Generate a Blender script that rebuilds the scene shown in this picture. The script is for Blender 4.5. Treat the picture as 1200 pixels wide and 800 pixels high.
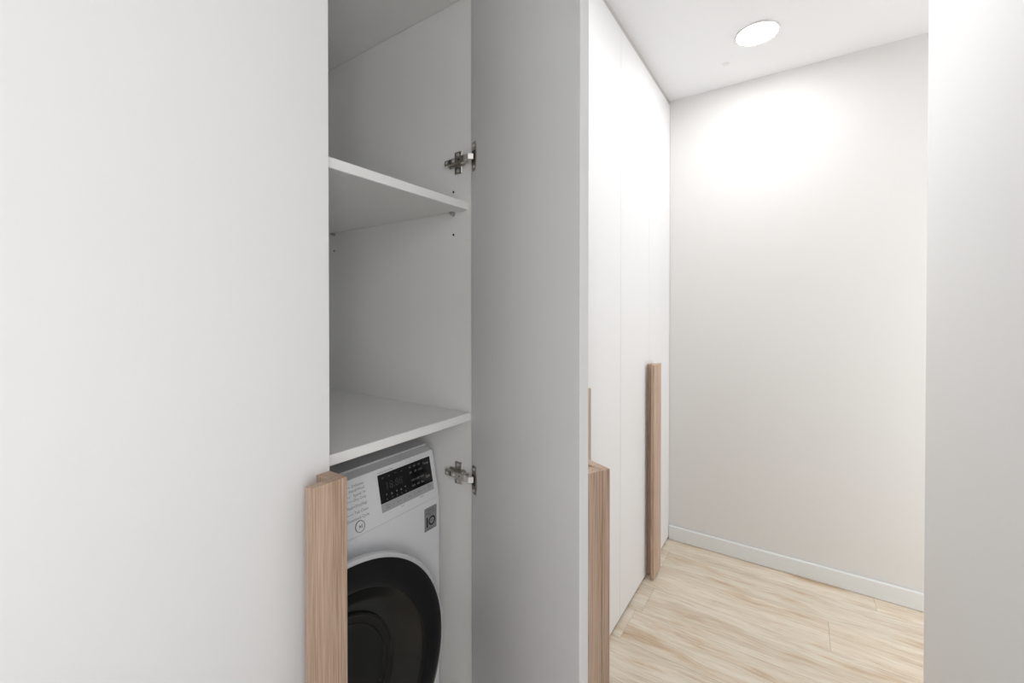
import bpy, bmesh, math, random
from mathutils import Vector, Matrix

random.seed(7)
C = bpy.context.scene.collection
for o in list(bpy.data.objects):
    bpy.data.objects.remove(o, do_unlink=True)

# ------------------------------------------------------------------ camera
CAMZ = 1.305
YAW = math.radians(34.11)          # optical axis turned from the corridor (+Y) towards the cabinets (-X)
PITCH = math.radians(-0.47)
cam_d = bpy.data.cameras.new('camera')
cam = bpy.data.objects.new('camera', cam_d); C.objects.link(cam)
cam.location = (0, 0, CAMZ)
cam.rotation_euler = (math.radians(90) + PITCH, 0, YAW)
cam_d.sensor_width = 36.0
cam_d.lens = 500.5 / 1200 * 36.0
cam_d.shift_y = -30.0 / 1200
cam_d.clip_start = 0.02
bpy.context.scene.camera = cam

# ------------------------------------------------------------------ world, exposure
w = bpy.data.worlds.new('world'); bpy.context.scene.world = w
w.use_nodes = True
w.node_tree.nodes['Background'].inputs[0].default_value = (1.0, 1.0, 1.0, 1)
w.node_tree.nodes['Background'].inputs[1].default_value = 0.86
vs = bpy.context.scene.view_settings
vs.view_transform = 'Standard'; vs.look = 'None'; vs.gamma = 1.0
vs.exposure = 2.27
vs.use_curve_mapping = False
LAMP = 14.0                         # emission of the ceiling downlights

# ------------------------------------------------------------------ room measures (metres)
XF = -0.629                         # front plane of the cabinet doors
DT = 0.018                          # board thickness
XC = XF - DT - 0.002                # front of the carcasses
XB = -1.24                          # back of the carcasses
XR = 0.301                          # right wall of the corridor
YE = 2.548                          # end wall
YR = 1.703                          # where the right wall ends
YN = -2.4                           # wall behind the camera
XN = 1.4                            # side of the bay beyond the right wall
H = 2.515
WR = (-0.60, 0.03, 0.55, 2.25)        # unseen fill-light window added beside the camera: y range, z range
WBAY = (1.84, 2.42, 0.15, 2.2)        # unseen window added to the bay to brighten the far end

# ------------------------------------------------------------------ materials
def new_mat(name):
    m = bpy.data.materials.new(name); m.use_nodes = True
    nt = m.node_tree; b = nt.nodes['Principled BSDF']
    return m, nt, b

def plain(name, col, rough=0.5, metal=0.0, spec=0.5, bump=0.0, scale=200.0, var=0.0):
    m, nt, b = new_mat(name)
    b.inputs['Base Color'].default_value = (*col, 1)
    b.inputs['Roughness'].default_value = rough
    b.inputs['Metallic'].default_value = metal
    b.inputs['Specular IOR Level'].default_value = spec
    tc = nt.nodes.new('ShaderNodeTexCoord')
    n = nt.nodes.new('ShaderNodeTexNoise'); n.inputs['Scale'].default_value = scale
    n.inputs['Detail'].default_value = 4
    nt.links.new(tc.outputs['Object'], n.inputs['Vector'])
    if var:
        r = nt.nodes.new('ShaderNodeMixRGB')
        r.inputs[1].default_value = (*[c * (1 - var) for c in col], 1)
        r.inputs[2].default_value = (*[min(1, c * (1 + var)) for c in col], 1)
        nt.links.new(n.outputs['Fac'], r.inputs[0]); nt.links.new(r.outputs[0], b.inputs['Base Color'])
    if bump:
        bp = nt.nodes.new('ShaderNodeBump'); bp.inputs['Strength'].default_value = bump
        bp.inputs['Distance'].default_value = 0.0006
        nt.links.new(n.outputs['Fac'], bp.inputs['Height']); nt.links.new(bp.outputs[0], b.inputs['Normal'])
    return m

def ramp(nt, stops):
    r = nt.nodes.new('ShaderNodeValToRGB')
    e = r.color_ramp.elements
    while len(e) < len(stops): e.new(0.5)
    for i, (p, c) in enumerate(stops):
        e[i].position = p; e[i].color = (*c, 1)
    return r

def handle_wood():
    m, nt, b = new_mat('handle_oak')
    tc = nt.nodes.new('ShaderNodeTexCoord')
    mp = nt.nodes.new('ShaderNodeMapping'); mp.inputs['Scale'].default_value = (420, 420, 9)
    nt.links.new(tc.outputs['Object'], mp.inputs['Vector'])
    n = nt.nodes.new('ShaderNodeTexNoise'); n.inputs['Scale'].default_value = 1.0; n.inputs['Detail'].default_value = 5
    n.inputs['Roughness'].default_value = 0.6
    nt.links.new(mp.outputs[0], n.inputs['Vector'])
    mp2 = nt.nodes.new('ShaderNodeMapping'); mp2.inputs['Scale'].default_value = (45, 45, 2.2)
    nt.links.new(tc.outputs['Object'], mp2.inputs['Vector'])
    n2 = nt.nodes.new('ShaderNodeTexNoise'); n2.inputs['Scale'].default_value = 1.0; n2.inputs['Detail'].default_value = 3
    nt.links.new(mp2.outputs[0], n2.inputs['Vector'])
    mx = nt.nodes.new('ShaderNodeMath'); mx.operation = 'MULTIPLY_ADD'
    mx.inputs[1].default_value = 0.72
    h = nt.nodes.new('ShaderNodeMath'); h.operation = 'MULTIPLY'; h.inputs[1].default_value = 0.28
    nt.links.new(n2.outputs['Fac'], h.inputs[0])
    nt.links.new(n.outputs['Fac'], mx.inputs[0]); nt.links.new(h.outputs[0], mx.inputs[2])
    r = ramp(nt, [(0.32, (0.36, 0.235, 0.16)), (0.5, (0.54, 0.385, 0.285)), (0.66, (0.68, 0.51, 0.395))])
    nt.links.new(mx.outputs[0], r.inputs[0]); nt.links.new(r.outputs[0], b.inputs['Base Color'])
    b.inputs['Roughness'].default_value = 0.55
    bp = nt.nodes.new('ShaderNodeBump'); bp.inputs['Strength'].default_value = 0.35; bp.inputs['Distance'].default_value = 0.0005
    nt.links.new(mx.outputs[0], bp.inputs['Height']); nt.links.new(bp.outputs[0], b.inputs['Normal'])
    return m

def floor_wood():
    m, nt, b = new_mat('floor_oak')
    tc = nt.nodes.new('ShaderNodeTexCoord')
    oi = nt.nodes.new('ShaderNodeObjectInfo')
    off = nt.nodes.new('ShaderNodeMath'); off.operation = 'MULTIPLY'; off.inputs[1].default_value = 73.0
    nt.links.new(oi.outputs['Random'], off.inputs[0])
    add = nt.nodes.new('ShaderNodeVectorMath'); add.operation = 'ADD'
    nt.links.new(tc.outputs['Object'], add.inputs[0]); nt.links.new(off.outputs[0], add.inputs[1])
    # slow wander that bends the grain round the knots
    mw = nt.nodes.new('ShaderNodeMapping'); mw.inputs['Scale'].default_value = (3.0, 9.0, 1)
    nt.links.new(add.outputs[0], mw.inputs['Vector'])
    nw = nt.nodes.new('ShaderNodeTexNoise'); nw.inputs['Scale'].default_value = 1.0; nw.inputs['Detail'].default_value = 2
    nt.links.new(mw.outputs[0], nw.inputs['Vector'])
    sc = nt.nodes.new('ShaderNodeMath'); sc.operation = 'MULTIPLY'; sc.inputs[1].default_value = 0.065
    nt.links.new(nw.outputs['Fac'], sc.inputs[0])
    cb = nt.nodes.new('ShaderNodeCombineXYZ'); nt.links.new(sc.outputs[0], cb.inputs[1])
    ad2 = nt.nodes.new('ShaderNodeVectorMath'); ad2.operation = 'ADD'
    nt.links.new(add.outputs[0], ad2.inputs[0]); nt.links.new(cb.outputs[0], ad2.inputs[1])
    # fine grain
    m1 = nt.nodes.new('ShaderNodeMapping'); m1.inputs['Scale'].default_value = (9, 210, 1)
    nt.links.new(ad2.outputs[0], m1.inputs['Vector'])
    n1 = nt.nodes.new('ShaderNodeTexNoise'); n1.inputs['Scale'].default_value = 1.0; n1.inputs['Detail'].default_value = 6
    n1.inputs['Roughness'].default_value = 0.62
    nt.links.new(m1.outputs[0], n1.inputs['Vector'])
    r1 = ramp(nt, [(0.30, (0.66, 0.555, 0.43)), (0.5, (0.83, 0.745, 0.625)), (0.70, (0.90, 0.84, 0.745))])
    nt.links.new(n1.outputs['Fac'], r1.inputs[0])
    # broad bands
    m2 = nt.nodes.new('ShaderNodeMapping'); m2.inputs['Scale'].default_value = (1.6, 16, 1)
    nt.links.new(ad2.outputs[0], m2.inputs['Vector'])
    n2 = nt.nodes.new('ShaderNodeTexNoise'); n2.inputs['Scale'].default_value = 1.0; n2.inputs['Detail'].default_value = 3
    nt.links.new(m2.outputs[0], n2.inputs['Vector'])
    r2 = ramp(nt, [(0.33, (0.87, 0.82, 0.77)), (0.58, (1.0, 1.0, 1.0))])
    nt.links.new(n2.outputs['Fac'], r2.inputs[0])
    mu = nt.nodes.new('ShaderNodeMixRGB'); mu.blend_type = 'MULTIPLY'; mu.inputs[0].default_value = 1
    nt.links.new(r1.outputs[0], mu.inputs[1]); nt.links.new(r2.outputs[0], mu.inputs[2])
    # brown knots, drawn out along the plank
    m3 = nt.nodes.new('ShaderNodeMapping'); m3.inputs['Scale'].default_value = (3.2, 17, 1)
    nt.links.new(ad2.outputs[0], m3.inputs['Vector'])
    n3 = nt.nodes.new('ShaderNodeTexNoise'); n3.inputs['Scale'].default_value = 1.0; n3.inputs['Detail'].default_value = 5
    n3.inputs['Roughness'].default_value = 0.55
    nt.links.new(m3.outputs[0], n3.inputs['Vector'])
    r3 = ramp(nt, [(0.555, (1, 1, 1)), (0.67, (0.87, 0.775, 0.68)), (0.82, (0.64, 0.50, 0.40))])
    nt.links.new(n3.outputs['Fac'], r3.inputs[0])
    mu2 = nt.nodes.new('ShaderNodeMixRGB'); mu2.blend_type = 'MULTIPLY'; mu2.inputs[0].default_value = 1
    nt.links.new(mu.outputs[0], mu2.inputs[1]); nt.links.new(r3.outputs[0], mu2.inputs[2])
    # plank to plank tone
    hv = nt.nodes.new('ShaderNodeHueSaturation')
    mr = nt.nodes.new('ShaderNodeMapRange'); mr.inputs['To Min'].default_value = 0.96; mr.inputs['To Max'].default_value = 1.05
    nt.links.new(oi.outputs['Random'], mr.inputs['Value']); nt.links.new(mr.outputs[0], hv.inputs['Value'])
    nt.links.new(mu2.outputs[0], hv.inputs['Color']); nt.links.new(hv.outputs[0], b.inputs['Base Color'])
    b.inputs['Roughness'].default_value = 0.5
    bp = nt.nodes.new('ShaderNodeBump'); bp.inputs['Strength'].default_value = 0.15; bp.inputs['Distance'].default_value = 0.0005
    nt.links.new(n1.outputs['Fac'], bp.inputs['Height']); nt.links.new(bp.outputs[0], b.inputs['Normal'])
    return m

M = {
    'door': plain('matt_white_lacquer', (0.87, 0.87, 0.875), 0.48, spec=0.35, bump=0.06, scale=350),
    'board': plain('white_melamine', (0.925, 0.92, 0.905), 0.5, spec=0.35, bump=0.12, scale=500),
    'filler': plain('grey_filler', (0.56, 0.54, 0.515), 0.6),
    'wall': plain('wall_paint', (0.83, 0.82, 0.805), 0.85, spec=0.2, bump=0.15, scale=420),
    'wallwhite': plain('white_wall_paint', (0.91, 0.91, 0.905), 0.85, spec=0.2, bump=0.12, scale=420),
    'ceil': plain('ceiling_paint', (0.90, 0.90, 0.905), 0.9, spec=0.1, bump=0.1, scale=420),
    'base': plain('white_skirting', (0.86, 0.88, 0.88), 0.35),
    'subfloor': plain('underlay', (0.16, 0.12, 0.09), 0.9),
    'wood': handle_wood(),
    'floor': floor_wood(),
    'nickel': plain('nickel_steel', (0.50, 0.465, 0.42), 0.32, metal=1.0, bump=0.05, scale=800),
    'nickel_light': plain('bright_nickel', (0.80, 0.77, 0.73), 0.38, metal=0.75),
    'nickel_dark': plain('dark_slot', (0.03, 0.028, 0.025), 0.6),
    'pin': plain('zinc_pin', (0.55, 0.55, 0.55), 0.4, metal=0.8),
    'hole': plain('drilled_hole', (0.02, 0.018, 0.016), 0.9),
    'wm': plain('appliance_white', (0.80, 0.81, 0.83), 0.32, spec=0.5),
    'wmtop': plain('appliance_top', (0.64, 0.65, 0.67), 0.5),
    'wmring': plain('appliance_ring', (0.72, 0.73, 0.75), 0.22, metal=0.25),
    'glass': plain('black_door_glass', (0.004, 0.004, 0.005), 0.09, spec=0.28),
    'bowl': plain('smoked_bowl', (0.010, 0.0105, 0.0105), 0.22, spec=0.28),
    'funnel': plain('smoked_funnel', (0.010, 0.0115, 0.011), 0.2, spec=0.45),
    'display': plain('display_black', (0.004, 0.004, 0.005), 0.16, spec=0.4),
    'strip': plain('silver_strip', (0.50, 0.50, 0.52), 0.35, metal=0.3),
    'ink': plain('grey_print', (0.22, 0.22, 0.23), 0.6),
    'inkdark': plain('black_print', (0.012, 0.012, 0.013), 0.5),
    'inklight': plain('pale_print', (0.36, 0.36, 0.37), 0.6),
    'seg': plain('unlit_segment', (0.035, 0.035, 0.037), 0.5),
    'sticker': plain('silver_sticker', (0.30, 0.30, 0.31), 0.4, metal=0.2),
    'trim': plain('lamp_trim', (0.80, 0.80, 0.80), 0.4),
}
def lamp_mat():
    m, nt, b = new_mat('lit_diffuser')
    b.inputs['Base Color'].default_value = (0.9, 0.9, 0.9, 1)
    b.inputs['Emission Color'].default_value = (1.0, 1.0, 1.0, 1)
    b.inputs['Emission Strength'].default_value = LAMP
    return m
M['lamp'] = lamp_mat()

# ------------------------------------------------------------------ helpers
def link(name, me, mat, parent=None, loc=None):
    o = bpy.data.objects.new(name, me); C.objects.link(o)
    if mat is not None and not me.materials: me.materials.append(M[mat])
    if loc is not None: o.location = loc
    if parent is not None:
        o.parent = parent
        o.matrix_parent_inverse = Matrix.Translation(-root_loc(parent))
    return o

def root_loc(p):
    """world position of a parent; parts themselves sit at the world origin"""
    return Vector(p.location) if p.parent is None else Vector((0, 0, 0))

def bm_mesh(bm, name, smooth=False):
    bmesh.ops.recalc_face_normals(bm, faces=bm.faces[:])
    if smooth:
        for f in bm.faces: f.smooth = True
    me = bpy.data.meshes.new(name); bm.to_mesh(me); bm.free()
    if smooth:
        me.set_sharp_from_angle(angle=math.radians(38))
    return me

def add_hex(bm, pts, bev=0.0, seg=1):
    """eight corners: bottom four then top four"""
    v = [bm.verts.new(p) for p in pts]
    fs = [bm.faces.new([v[i] for i in q]) for q in
          ((0, 1, 2, 3), (7, 6, 5, 4), (0, 4, 5, 1), (1, 5, 6, 2), (2, 6, 7, 3), (3, 7, 4, 0))]
    if bev:
        ed = list({e for f in fs for e in f.edges})
        bmesh.ops.bevel(bm, geom=ed, offset=bev, segments=seg, profile=0.5, affect='EDGES', clamp_overlap=True)

def add_box(bm, x0, x1, y0, y1, z0, z1, bev=0.0, seg=1, fr=None):
    p = [(x0, y0, z0), (x1, y0, z0), (x1, y1, z0), (x0, y1, z0), (x0, y0, z1), (x1, y0, z1), (x1, y1, z1), (x0, y1, z1)]
    if fr: p = [fr(*q) for q in p]
    add_hex(bm, p, bev, seg)

def box(name, mat, x0, x1, y0, y1, z0, z1, parent=None, bev=0.0008, seg=1, fr=None):
    bm = bmesh.new(); add_box(bm, x0, x1, y0, y1, z0, z1, bev, seg, fr)
    return link(name, bm_mesh(bm, name), mat, parent)

def add_lathe(bm, prof, fr, n=48, close=True):
    """prof: (radius, height) pairs; fr(a, b, h) gives the point; a zero radius closes the end"""
    rings = []
    for r, h in prof:
        if r <= 1e-6: rings.append([bm.verts.new(fr(0, 0, h))])
        else: rings.append([bm.verts.new(fr(r * math.cos(2 * math.pi * k / n), r * math.sin(2 * math.pi * k / n), h)) for k in range(n)])
    for a, b in zip(rings, rings[1:]):
        for k in range(n):
            k2 = (k + 1) % n
            if len(a) == 1 and len(b) == 1: continue
            if len(a) == 1: bm.faces.new((a[0], b[k], b[k2]))
            elif len(b) == 1: bm.faces.new((a[k], b[0], a[k2]))
            else: bm.faces.new((a[k], b[k], b[k2], a[k2]))

def lathe(name, mat, prof, fr, parent=None, n=48, smooth=True):
    bm = bmesh.new(); add_lathe(bm, prof, fr, n)
    return link(name, bm_mesh(bm, name, smooth), mat, parent)

def empty(name, loc, label, cat, group=None):
    o = bpy.data.objects.new(name, None); C.objects.link(o)
    o.location = loc; o.empty_display_size = 0.05
    o['label'] = label; o['category'] = cat
    if group: o['group'] = group
    return o

def structure(o):
    o['kind'] = 'structure'
    return o

# ------------------------------------------------------------------ room shell
structure(box('ceiling', 'ceil', -1.4, XN + 0.1, YN - 0.1, YE + 0.1, H, H + 0.1, bev=0))
structure(box('wall_end', 'wall', -1.4, XN + 0.1, YE, YE + 0.1, -0.1, H, bev=0))
structure(box('wall_rear', 'wallwhite', -1.4, XN + 0.1, YN - 0.1, YN, -0.1, H, bev=0))

def holed(bm, along, t0, t1, u0, u1, z0, z1, a, b, c, d, bev=0.0):
    """upright wall from u0 to u1 with one hole for an added window a..b, c..d; thickness t0..t1"""
    for p, q, r, s_ in ((u0, a, z0, z1), (b, u1, z0, z1), (a, b, z0, c), (a, b, d, z1)):
        add_box(bm, t0, t1, p, q, r, s_)

def window(name, x0, x1, a, b, c, d):
    """white casement frame with a mullion, added out of view to let in fill light"""
    bm = bmesh.new()
    f = 0.045
    for p, q, r, s_ in ((a, a + f, c, d), (b - f, b, c, d), (a + f, b - f, c, c + f), (a + f, b - f, d - f, d)):
        add_box(bm, x0, x1, p, q, r, s_, 0.002)
    structure(link(name, bm_mesh(bm, name), 'base'))
    L = bpy.data.lights.new(name + '_portal', 'AREA'); L.shape = 'RECTANGLE'
    L.size = d - c; L.size_y = b - a; L.cycles.is_portal = True
    o = bpy.data.objects.new(name + '_portal', L); C.objects.link(o)
    o.location = (x1 + 0.01, (a + b) / 2, (c + d) / 2); o.rotation_euler = (0, math.radians(90), 0)

# right wall of the corridor, with an added fill-light window out of view; the bay gets another
bm = bmesh.new()
holed(bm, 'y', XR, XR + 0.12, YN, YR, -0.1, H, WR[0], WR[1], WR[2], WR[3])
add_box(bm, XR + 0.12, XN, YR - 0.12, YR, -0.1, H)
structure(link('wall_right', bm_mesh(bm, 'wall_right'), 'wallwhite'))
window('fill_window_1', XR + 0.05, XR + 0.10, *WR)  # added opening, lights the shut door and the cabinet inside
bm = bmesh.new()
holed(bm, 'y', XN, XN + 0.1, YR - 0.12, YE, -0.1, H, WBAY[0], WBAY[1], WBAY[2], WBAY[3])
structure(link('wall_bay', bm_mesh(bm, 'wall_bay'), 'wall'))
window('fill_window_2', XN + 0.03, XN + 0.08, *WBAY)  # added opening, brightens the shut cabinets, floor and end wall
bm = bmesh.new()
add_box(bm, -1.4, XB - 0.01, YN, YE, -0.1, H)
add_box(bm, XB - 0.012, XF, YN, -0.003, -0.1, H)
structure(link('wall_left', bm_mesh(bm, 'wall_left'), 'wallwhite'))

# floor: a dark underlay that carries oak planks laid across the corridor
floor = structure(box('floor', 'subfloor', XB - 0.012, XN, YN, YE, -0.06, -0.009, bev=0))
PW, PL = 0.195, 1.285
starts = {0: 0.28, 1: -0.59, 2: 0.10, 3: -0.57}
k = 0
while True:
    y1 = 2.43 - PW * (k - 1); y0 = y1 - PW
    y1 = min(y1, YE - 0.001)
    if y1 < YN: break
    y0 = max(y0, YN)
    xa, xb = XB + 0.002, (XN - 0.001 if y0 > YR - PW * 0.9 else XR + 0.02)
    s = starts.get(k, random.uniform(0, PL))
    xs = s - PL * 4
    while xs < xb:
        a, b_ = max(xs, xa), min(xs + PL, xb)
        if b_ - a > 0.02:
            g = 0.00035
            bm = bmesh.new()
            add_box(bm, -(b_ - a) / 2 + g, (b_ - a) / 2 - g, -(y1 - y0) / 2 + g, (y1 - y0) / 2 - g, -0.0088, 0.0, 0.0006)
            link('plank', bm_mesh(bm, 'plank'), 'floor', floor, ((a + b_) / 2, (y0 + y1) / 2, 0))
        xs += PL
    k += 1

# skirting boards
def skirting(name, x0, x1, y0, y1):
    o = structure(box(name, 'base', x0, x1, y0, y1, 0.0005, 0.080, bev=0.0045, seg=3))
    return o
skirting('baseboard_end', XF + 0.001, XN - 0.017, YE - 0.016, YE - 0.0003)
skirting('baseboard_right', XR - 0.013, XR - 0.0003, YN + 0.014, YR)
skirting('baseboard_bay', XN - 0.013, XN - 0.0003, YR + 0.014, YE)

# ------------------------------------------------------------------ handles and doors
HZ0, HZ1 = 0.014, CAMZ - 0.255
def handle(fr, w, parent):
    """L-section oak pull at the free edge: a stem on the door and a wider plate in front of it"""
    o = box('handle_stem', 'wood', w - 0.0235, w - 0.0003, DT + 0.0002, DT + 0.0282, HZ0, HZ1, parent, 0.0006, 1, fr)
    p = box('handle_plate', 'wood', w - 0.059, w + 0.0006, DT + 0.0284, DT + 0.0450, HZ0, HZ1, parent, 0.001, 2, fr)
    return o, p

DZ0, DZ1 = 0.012, 2.490
def door(fr, w, parent):
    d = box('door', 'door', 0, w, 0, DT, DZ0, DZ1, parent, 0.0009, 2, fr)
    handle(fr, w, d)
    return d

def frame(ox, oy, dx, dy, nx, ny):
    return lambda a, b, z: (ox + a * dx + b * nx, oy + a * dy + b * ny, z)

def carcass(t, y0, y1):
    """closed cabinet box behind shut doors"""
    box('side_panel', 'board', XB, XC, y0, y0 + DT, 0.08, 2.491, t)
    box('side_panel', 'board', XB, XC, y1 - DT, y1, 0.08, 2.491, t)
    box('back_panel', 'board', XB, XB + 0.008, y0 + DT, y1 - DT, 0.098, 2.473, t)
    box('bottom_panel', 'board', XB, XC, y0 + DT, y1 - DT, 0.08, 0.098, t)
    box('top_panel', 'board', XB, XC, y0 + DT, y1 - DT, 2.473, 2.491, t)
    box('plinth', 'filler', XC - 0.03, XC - 0.012, y0, y1, 0.001, 0.0795, t)
    box('filler_strip', 'filler', XC - 0.010, XF - 0.002, y0, y1, 2.4915, H - 0.0005, t)

GRP = 'white tall cabinets along the corridor'
# the two shut cabinets
def shut_cabinet(y0, ym, y1, label):
    t = empty('tall_cabinet', (XC, (y0 + y1) / 2, 0), label, 'cabinet')
    carcass(t, y0, y1)
    g = 0.0007
    door(frame(XF - DT, y0 + g, 0, 1, 1, 0), ym - y0 - 2 * g, t)
    door(frame(XF - DT, y1 - g, 0, -1, 1, 0), y1 - ym - 2 * g, t)
    return t

CY0, CYM, CY1 = 0.003, 0.4055, 0.806          # laundry cabinet
SEAM2, SEAM3 = 1.7446, 2.145
t1 = empty('tall_cabinet', (XC, (CY0 + CY1) / 2, 0),
           'white tall cabinet with one door open, housing the washing machine and shelves', 'cabinet')
shut_cabinet(CY1 + 0.0008, 1.277, SEAM2, 'shut white tall cabinet next to the open laundry cabinet')
shut_cabinet(SEAM2 + 0.0008, SEAM3, YE - 0.002, 'shut white tall cabinet standing against the end wall')

# ------------------------------------------------------------------ laundry cabinet
SI = 0.788                                    # inner face of its right side panel
box('side_panel', 'board', XB, XC, SI, CY1, 0.08, 2.491, t1)
box('side_panel', 'board', XB, XC, CY0, CY0 + DT, 0.08, 2.491, t1)
yi = CY0 + DT + 0.0004
box('back_panel', 'board', XB, XB + 0.008, yi, SI - 0.0004, 0.136, 2.473, t1)
box('bottom_panel', 'board', XB, XC, yi, SI - 0.0004, 0.117, 0.1345, t1)
box('plinth', 'filler', XC - 0.03, XC - 0.012, CY0, CY1, 0.001, 0.0795, t1)
box('top_panel', 'board', XB, XC, yi, SI - 0.0004, 2.473, 2.491, t1)
box('filler_strip', 'filler', XC - 0.010, XF - 0.002, CY0, CY1, 2.4915, H - 0.0005, t1)
Z_FIX = CAMZ + 0.752
box('shelf', 'board', XB + 0.009, XC - 0.001, yi, SI - 0.0004, Z_FIX, Z_FIX + DT, t1)
ZL1 = CAMZ - 0.239
box('shelf', 'board', XB + 0.009, XC - 0.003, yi, SI - 0.0004, ZL1 - 0.0188, ZL1, t1, 0.001)
ZU0 = CAMZ + 0.2447
box('shelf', 'board', XB + 0.009, XC - 0.012, yi, SI - 0.0012, ZU0, ZU0 + 0.0185, t1, 0.001)

# shelf pins and drilled rows in the side panel
def onside(x, z):
    return lambda a, b, h: (x + a, SI - h, z + b)
for x in (-0.707, -1.198):
    bm = bmesh.new()
    add_lathe(bm, [(0, 0), (0.0055, 0), (0.0055, 0.0015), (0.0032, 0.002), (0.0032, 0.010), (0, 0.0105)], onside(x, ZU0 - 0.0042), 14)
    add_box(bm, x - 0.006, x + 0.006, SI - 0.011, SI - 0.0005, ZU0 - 0.0022, ZU0 - 0.0004, 0.0003)
    link('shelf_pin', bm_mesh(bm, 'shelf_pin', True), 'pin', t1)
    for dz in (0.190, 0.2945):
        z = CAMZ + dz
        bm = bmesh.new()
        add_lathe(bm, [(0, 0.0002), (0.0021, 0.0002), (0.0027, 0.0005), (0.0029, 0.0)], onside(x, z), 12)
        link('peg_hole', bm_mesh(bm, 'peg_hole', True), 'hole', t1)

# its doors: one shut, one swung out
door(frame(XF - DT, CY0 + 0.0015, 0, 1, 1, 0), CYM - 0.0013 - CY0 - 0.0015, t1)
TH = math.radians(64.3)
dd = (math.sin(TH), -math.cos(TH)); nn = (math.cos(TH), math.sin(TH))
HX, HY = -0.6455, 0.782
FO = frame(HX, HY, dd[0], dd[1], nn[0], nn[1])
WO = 0.400
door(FO, WO, t1)

# concealed hinges
def hinge(zc):
    root = None
    def S(x, z, h): return (x, SI - h, z)      # point on the side panel, h off it
    # arm: a tapered channel running forward along the side panel
    bm = bmesh.new()
    xa, xm, xb = -0.722, -0.690, -0.655
    def seg(x0, x1, w0, w1, h0, h1, lo0=0.004, lo1=0.004, b=0.0008):
        add_hex(bm, [S(x0, zc - w0, lo0), S(x1, zc - w1, lo1), S(x1, zc - w1, h1), S(x0, zc - w0, h0),
                     S(x0, zc + w0, lo0), S(x1, zc + w1, lo1), S(x1, zc + w1, h1), S(x0, zc + w0, h0)], b)
    seg(xa, xm, 0.0060, 0.0070, 0.016, 0.0165)
    seg(xm - 0.0005, xb, 0.0072, 0.0088, 0.0165, 0.020, 0.004, 0.006)
    seg(-0.708, -0.672, 0.0094, 0.0094, 0.0075, 0.0075, 0.0022, 0.0022, 0.0005)
    arm = link('hinge', bm_mesh(bm, 'hinge'), 'nickel', t1)
    # cruciform mounting plate with its two wings
    bm = bmesh.new()
    add_box(bm, -0.7165, -0.668, SI - 0.0042, SI - 0.0001, zc - 0.0105, zc + 0.0105, 0.0008)
    for s in (-1, 1):
        add_box(bm, -0.7015, -0.6785, SI - 0.0028, SI - 0.0001, zc + (0.009 if s > 0 else -0.027), zc + (0.027 if s > 0 else -0.009), 0.0012)
    link('mounting_plate', bm_mesh(bm, 'mounting_plate'), 'nickel', arm)
    for s in (-1, 1):
        lathe('screw', 'nickel_light', [(0.0046, 0.0029), (0.0042, 0.0040), (0.0018, 0.0042), (0.0014, 0.0032), (0, 0.0031)], lambda a, b, h, s=s: S(-0.690 + a, zc + s * 0.0195 + b, h), arm, 16)
    # adjusting screws and slot on the arm
    lathe('screw', 'nickel_light', [(0.0038, 0.0164), (0.0036, 0.0172), (0.0016, 0.0172), (0.0012, 0.0166), (0, 0.0166)], lambda a, b, h: S(-0.7135 + a, zc + b, h), arm, 16)
    lathe('screw', 'nickel_light', [(0.0042, 0.0172), (0.0038, 0.0182), (0.0018, 0.0182), (0.0012, 0.0176), (0, 0.0176)], lambda a, b, h: S(-0.6925 + a, zc + b, h), arm, 16)
    box('slot', 'nickel_dark', -0.7055, -0.7025, SI - 0.0168, SI - 0.0150, zc - 0.0052, zc + 0.0052, arm, 0)
    box('slot', 'nickel_dark', -0.7118, -0.7095, SI - 0.0166, SI - 0.0150, zc - 0.0032, zc + 0.0032, arm, 0)
    box('slot', 'nickel_dark', -0.676, -0.672, SI - 0.0186, SI - 0.0160, zc - 0.0015, zc + 0.0015, arm, 0)
    # link from the arm into the cup
    bm = bmesh.new()
    q0 = Vector((-0.6565, SI - 0.0185)); q1 = Vector(FO(0.0165, 0.002, 0)[:2]) 
    mid = Vector((-0.641, SI - 0.0225))
    pts = [q0, mid, q1]
    hw = 0.0068
    for a, b in zip(pts, pts[1:]):
        d = (b - a).normalized(); n = Vector((-d.y, d.x)) * 0.0022
        e = d * 0.0012
        quad = [a - n - e, b - n + e, b + n + e, a + n - e]
        add_hex(bm, [(p.x, p.y, zc - hw) for p in quad] + [(p.x, p.y, zc + hw) for p in quad], 0.0007)
    link('link_arm', bm_mesh(bm, 'link_arm'), 'nickel_light', arm)
    # cup flange on the door, with the dark cup mouth
    bm = bmesh.new()
    oct_ = [(0.0075, 0.011), (0.0105, 0.033), (0.0255, 0.033), (0.0300, 0.016), (0.0300, -0.016), (0.0255, -0.033), (0.0105, -0.033), (0.0075, -0.011)]
    lo = [bm.verts.new(FO(a, -0.0002, zc + z)) for a, z in oct_]; hi = [bm.verts.new(FO(a, -0.0022, zc + z)) for a, z in oct_]
    bm.faces.new(lo); bm.faces.new(hi[::-1])
    for i in range(8):
        bm.faces.new((lo[i], hi[i], hi[(i + 1) % 8], lo[(i + 1) % 8]))
    link('cup_plate', bm_mesh(bm, 'cup_plate'), 'nickel', arm)
    box('cup_mouth', 'nickel_dark', 0.0090, 0.0255, -0.0030, -0.0022, zc - 0.0125, zc + 0.0125, arm, 0, 1, FO)
    for s in (-1, 1):
        lathe('screw', 'nickel_light', [(0.0040, 0.0021), (0.0036, 0.0032), (0.0015, 0.0033), (0, 0.0026)], lambda a, b, h, s=s: FO(0.018 + a, -h, zc + s * 0.0245 + b), arm, 14)
hinge(CAMZ + 0.362)
hinge(CAMZ - 0.391)

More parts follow.
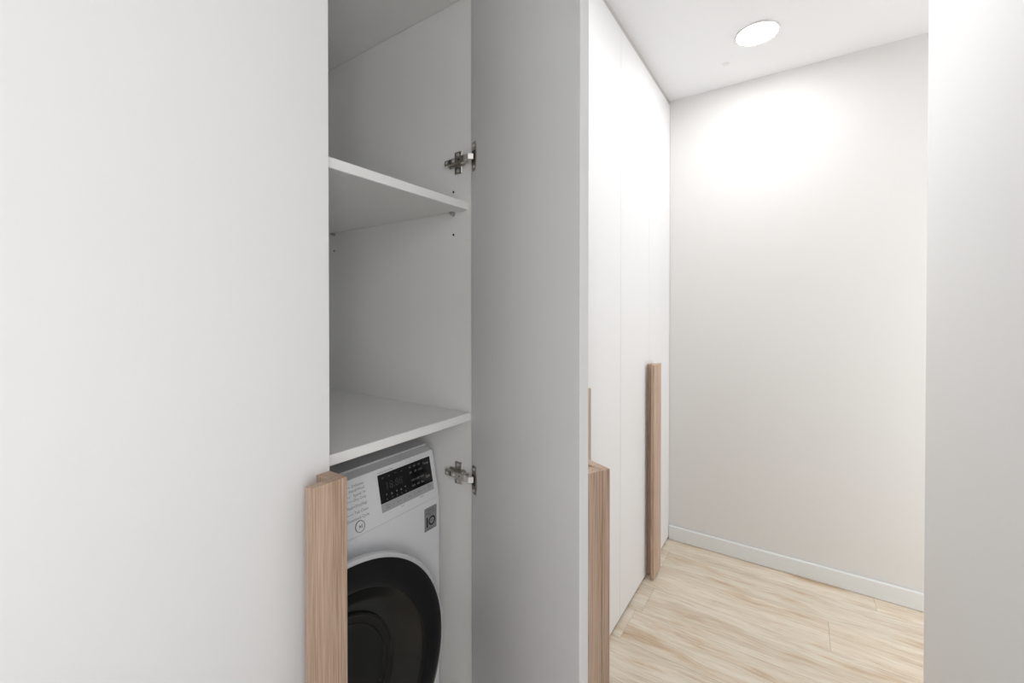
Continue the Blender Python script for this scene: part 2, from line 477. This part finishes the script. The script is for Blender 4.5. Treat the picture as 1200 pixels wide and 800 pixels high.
# ------------------------------------------------------------------ washing machine
WY0, WY1 = 0.154, 0.754
WX = -0.719
ZB = 0.150
ZS = CAMZ - 0.4393                           # seam under the control panel
ZP = CAMZ - 0.333                            # top of the control panel face
ZT = CAMZ - 0.3265                           # top edge
XP = -0.742
WD = -1.215
wm = empty('washing_machine', ((WX + WD) / 2, (WY0 + WY1) / 2, 0.135),
           'white front-loading washing machine with black glass door, standing in the open cabinet', 'washing machine')

def rounded_prism(bm, prof, y0, y1, r):
    """profile in x-z swept along y, then the upright front corners rounded by a bevel"""
    lo = [bm.verts.new((x, y0, z)) for x, z in prof]; hi = [bm.verts.new((x, y1, z)) for x, z in prof]
    n = len(prof)
    f0 = bm.faces.new(lo); f1 = bm.faces.new(hi[::-1])
    for i in range(n):
        bm.faces.new((lo[i], hi[i], hi[(i + 1) % n], lo[(i + 1) % n]))
    return lo, hi
bm = bmesh.new()
lo, hi = rounded_prism(bm, [(WD, ZB), (WX, ZB), (WX, ZS - 0.0002), (WD, ZS - 0.0002)], WY0, WY1, 0)
bm.edges.ensure_lookup_table()
ed = [e for e in bm.edges if all(abs(v.co.x - WX) < 1e-5 for v in e.verts) and abs(e.verts[0].co.y - e.verts[1].co.y) < 1e-5]
bmesh.ops.bevel(bm, geom=ed, offset=0.008, segments=4, profile=0.5, affect='EDGES')
link('body', bm_mesh(bm, 'body', True), 'wm', wm)
bm = bmesh.new()
lo, hi = rounded_prism(bm, [(WD, ZS + 0.0002), (WX - 0.0004, ZS + 0.0002), (XP, ZP), (XP - 0.024, ZT - 0.0012), (WD, ZT - 0.0012)], WY0, WY1, 0)
ed = [e for e in bm.edges if all(v.co.x > XP - 0.026 for v in e.verts) and abs(e.verts[0].co.y - e.verts[1].co.y) < 1e-5]
bmesh.ops.bevel(bm, geom=ed, offset=0.008, segments=4, profile=0.5, affect='EDGES')
link('control_panel', bm_mesh(bm, 'control_panel', True), 'wm', wm)
bm = bmesh.new()
add_box(bm, WD, XP - 0.0235, WY0 + 0.001, WY1 - 0.001, ZT - 0.001, ZT + 0.0035, 0.0016, 2)
top = link('top_cover', bm_mesh(bm, 'top_cover'), 'wmtop', wm)
for y in (WY0 + 0.06, WY1 - 0.06):
    for x in (WX - 0.06, WD + 0.06):
        lathe('foot', 'nickel_dark', [(0, 0.135), (0.024, 0.135), (0.022, 0.146), (0.012, 0.1465), (0.012, 0.152)],
              lambda a, b, h, x=x, y=y: (x + a, y + b, h), wm, 20)

# the slanted face: right = +y, up along the slope, out = face normal
up = Vector((XP - WX, 0, ZP - ZS)); L = up.length; up.normalize()
out = Vector((up.z, 0, -up.x))
def PF(y, z, h=0.0):
    """point of the control face at side y and height z, h off it"""
    s = (z - ZS) / up.z
    p = Vector((WX, y, ZS)) + up * s + out * h
    return tuple(p)
def FF(y, z, h=0.0): return (WX + h, y, z)

def plate(name, mat, F, y0, y1, z0, z1, h0, h1, parent, bev=0.0):
    return box(name, mat, y0, y1, z0, z1, h0, h1, parent, bev, 1, F)
DY0, DY1, DZa, DZb = 0.584, 0.7355, CAMZ - 0.4200, CAMZ - 0.3450
ds = DZa + (DZb - DZa) * 0.235
disp = plate('display', 'display', PF, DY0, DY1, ds, DZb, 0.0001, 0.0012, wm, 0.0002)
strip = plate('button_strip', 'strip', PF, DY0, DY1, DZa, ds - 0.0002, 0.0001, 0.0011, wm, 0.0002)
bm = bmesh.new()
def ringprof(r0, r1, h): return [(r0, 0.0001), (r0, h), (r1, h), (r1, 0.0001)]
PBY, PBZ = 0.529, CAMZ - 0.424
pb = lathe('play_button', 'wm', [(0, 0.0022), (0.0088, 0.0022), (0.0097, 0.0016), (0.0100, 0.0001)], lambda a, b, h: PF(PBY + a, PBZ + b, h), wm, 32)
lathe('button_rim', 'ink', [(0.0100, 0.0001), (0.0101, 0.0019), (0.0108, 0.0019), (0.0110, 0.0001)], lambda a, b, h: PF(PBY + a, PBZ + b, h), pb, 32)
bm = bmesh.new()
tri = [(-0.0028, 0.0036), (0.0012, 0.0), (-0.0028, -0.0036)]
a_ = [bm.verts.new(PF(PBY + y, PBZ + z, 0.0022)) for y, z in tri]; b_ = [bm.verts.new(PF(PBY + y, PBZ + z, 0.0026)) for y, z in tri]
bm.faces.new(a_); bm.faces.new(b_[::-1])
for i in range(3): bm.faces.new((a_[i], b_[i], b_[(i + 1) % 3], a_[(i + 1) % 3]))
add_box(bm, PBY + 0.0018, PBY + 0.0026, PBZ - 0.0034, PBZ + 0.0034, 0.0022, 0.0026, 0, 1, PF)
add_box(bm, PBY + 0.0036, PBY + 0.0043, PBZ - 0.0034, PBZ + 0.0034, 0.0022, 0.0026, 0, 1, PF)
link('play_symbol', bm_mesh(bm, 'play_symbol'), 'ink', pb)
# programme dial
DLY, DLZ = 0.454, CAMZ - 0.388
lathe('dial', 'wmring', [(0, 0.021), (0.030, 0.021), (0.033, 0.0195), (0.0345, 0.016), (0.036, 0.002), (0.038, 0.0001)],
      lambda a, b, h: PF(DLY + a, DLZ + b, h), wm, 48)

# print: text turned into flat meshes
def lettering(name, s, mat, F, y, z, size, parent, h=0.0003, align='LEFT', sx=1.0):
    cu = bpy.data.curves.new('t', 'FONT'); cu.body = s; cu.size = size; cu.align_x = align; cu.align_y = 'CENTER'
    cu.resolution_u = 2
    to = bpy.data.objects.new('t', cu); C.objects.link(to)
    dg = bpy.context.evaluated_depsgraph_get()
    me = bpy.data.meshes.new_from_object(to.evaluated_get(dg))
    bpy.data.objects.remove(to, do_unlink=True); bpy.data.curves.remove(cu)
    for v in me.vertices: v.co = F(y + v.co.x * sx, z + v.co.y, h)
    me.materials.clear()
    return link(name, me, mat, parent)

rows = [('Delicates', .3403), ('Hand/Wool', .3490), ('Speed 14', .3580), ('Dry Only', .3668), ('Wash+Dry(5kg)', .3785), ('Tub Clean', .3905), ('Download Cycle', .4015)]
for i, (s, b) in enumerate(rows):
    z = CAMZ - b - 0.0065
    yr = 0.5500 + 0.0006 * i
    lettering('program_name', s, 'ink', PF, yr, z, 0.0076, wm, 0.0003, 'RIGHT')
    wid = {'Delicates': .031, 'Hand/Wool': .040, 'Speed 14': .034, 'Dry Only': .030, 'Wash+Dry(5kg)': .052, 'Tub Clean': .034, 'Download Cycle': .054}[s]
    y1 = yr - wid
    if y1 > 0.497: plate('pointer_line', 'ink', PF, 0.492, y1, z - 0.0003, z + 0.0003, 0.0001, 0.0003, wm)
# display print
dw = DY1 - DY0
def DYZ(u, v): return DY0 + dw * u, ds + (DZb - ds) * v
def dtext(s, u, v, size, mat='inklight', al='CENTER', nm='display_print'):
    y, z = DYZ(u, v); lettering(nm, s, mat, PF, y, z, size, disp, 0.0014, al)
dtext('18:88', 0.26, 0.53, 0.022, 'seg', 'CENTER', 'display_digits')
for i, u in enumerate((0.08, 0.19, 0.31, 0.42)): dtext('oo+x'[i] * 2, u, 0.87, 0.0045, 'ink')
for i, u in enumerate((0.11, 0.20, 0.29, 0.37, 0.45)):
    dtext('*o+x*'[i], u, 0.23, 0.0075, 'inklight'); dtext('ab', u, 0.09, 0.0040, 'ink')
for i, (u, v) in enumerate([(0.58, .86), (0.67, .86), (0.76, .86), (0.58, .66), (0.68, .66), (0.77, .66), (0.61, .36), (0.70, .36), (0.79, .36), (0.61, .16), (0.70, .16), (0.79, .16)]):
    dtext(['95', '60', '40', '30', '20', 'Cold', '1400', '1200', '1000', '800', '400', 'No'][i], u, v, 0.0062, 'ink')
dtext('Temp.', 0.90, 0.80, 0.0075); dtext('Spin', 0.91, 0.28, 0.0075)
for i, s in enumerate(['Turbo\nWash', 'Steam', 'Dry', 'Rinse+', 'Delay\nEnd']):
    y = DY0 + dw * (0.11 + 0.2 * i)
    lettering('strip_print', s, 'ink', PF, y, DZa + (ds - DZa) * 0.5, 0.0052, strip, 0.0013, 'CENTER')
    if i < 4: lettering('strip_print', ')', 'ink', PF, y + dw * 0.1, DZa + (ds - DZa) * 0.5, 0.009, strip, 0.0013, 'CENTER')
lettering('panel_print', 'Inverter Direct Drive', 'ink', PF, DY0 + 0.002, DZb + 0.0042, 0.0046, wm)
lettering('panel_print', 'Smart', 'ink', PF, DY0 + 0.05, DZa - 0.004, 0.004, wm)
lettering('panel_print', 'Control', 'ink', PF, DY0 + 0.105, DZa - 0.004, 0.004, wm)
# ten year sticker
SY0, SY1, SZ0, SZ1 = 0.701, 0.739, CAMZ - 0.509, CAMZ - 0.456
st = plate('sticker', 'sticker', FF, SY0, SY1, SZ0, SZ1, 0.0001, 0.0005, wm)
for (a, b, c, d) in ((SY0, SY1, SZ0, SZ0 + .0007), (SY0, SY1, SZ1 - .0007, SZ1), (SY0, SY0 + .0007, SZ0, SZ1), (SY1 - .0007, SY1, SZ0, SZ1)):
    plate('sticker_border', 'inkdark', FF, a, b, c, d, 0.0005, 0.0007, st)
lettering('sticker_print', 'INVERTER', 'inkdark', FF, (SY0 + SY1) / 2, SZ1 - 0.0062, 0.0052, st, 0.0008, 'CENTER')
lettering('sticker_print', 'Direct Drive', 'inkdark', FF, (SY0 + SY1) / 2, SZ1 - 0.0125, 0.0058, st, 0.0008, 'CENTER')
lettering('sticker_print', 'MOTOR', 'inkdark', FF, (SY0 + SY1) / 2, SZ1 - 0.0175, 0.0034, st, 0.0008, 'CENTER')
plate('sticker_numeral', 'inkdark', FF, SY0 + 0.0055, SY0 + 0.0102, SZ0 + 0.0085, SZ0 + 0.0310, 0.0005, 0.0008, st)
lathe('sticker_numeral', 'inkdark', [(0.0072, 0.0005), (0.0072, 0.0008), (0.0110, 0.0008), (0.0110, 0.0005)],
      lambda a, b, h: FF(SY0 + 0.0232 + a, SZ0 + 0.0200 + b, h), st, 32)
lettering('sticker_print', 'YEAR', 'inkdark', FF, SY0 + 0.0232, SZ0 + 0.0200, 0.0042, st, 0.0008, 'CENTER')
lettering('sticker_print', 'WARRANTY', 'inkdark', FF, (SY0 + SY1) / 2, SZ0 + 0.0042, 0.0042, st, 0.0008, 'CENTER')
# porthole door: pale ring, black glass rim, recessed funnel and bowl
DCY, DCZ = 0.456, CAMZ - 0.717
def DF(a, b, h): return (WX + h, DCY + a, DCZ + b)
ring = lathe('door', 'wmring', [(0.236, 0.0004), (0.246, 0.0004), (0.2475, 0.018), (0.2570, 0.0270), (0.2635, 0.0320), (0.2645, 0.0355), (0.2620, 0.0405), (0.2545, 0.0425), (0.2520, 0.040)], DF, wm, 96)
lathe('glass_rim', 'glass', [(0.2535, 0.0400), (0.2545, 0.0440), (0.2500, 0.0462), (0.236, 0.0475), (0.218, 0.0465), (0.205, 0.0420), (0.200, 0.0385)], DF, ring, 96)
lathe('glass_funnel', 'funnel', [(0.200, 0.0385), (0.190, 0.030), (0.178, 0.0195), (0.165, 0.0115), (0.152, 0.0065), (0.147, 0.0050)], DF, ring, 96)
lathe('glass_bowl', 'bowl', [(0.147, 0.0050), (0.1455, 0.0085), (0.1435, 0.0088), (0.140, 0.0065), (0.128, 0.0050), (0.1265, 0.0062), (0.1245, 0.0050), (0.110, 0.0036), (0.06, 0.0030), (0, 0.0028)], DF, ring, 96)

# ------------------------------------------------------------------ ceiling downlights
def downlight(x, y, label):
    t = empty('downlight', (x, y, H), label, 'ceiling light', 'round flush downlights along the corridor')
    F = lambda a, b, h: (x + a, y + b, H - h)
    lathe('trim_ring', 'trim', [(0.0790, 0.0003), (0.0860, 0.0003), (0.0858, 0.004), (0.0835, 0.0065), (0.0805, 0.0072), (0.0790, 0.0060)], F, t, 64)
    lathe('diffuser', 'lamp', [(0.0788, 0.0030), (0.0788, 0.0060), (0.070, 0.0078), (0.04, 0.0088), (0, 0.0090)], F, t, 64)
    return t
XL = (XF + XR) / 2
downlight(XL, 2.135, 'round lit white downlight in the ceiling before the end wall')
downlight(XL, 1.15, 'round lit white downlight in the ceiling beside the open cabinet door')
sd = lathe('cover_cap', 'trim', [(0.0, 0.0014), (0.012, 0.0014), (0.0150, 0.0010), (0.0155, 0.0002)], lambda a, b, h: (-0.310 + a, 2.315 + b, H - h), None, 24)
sd['label'] = 'tiny round white cover cap on the ceiling beside the downlight'; sd['category'] = 'cap'
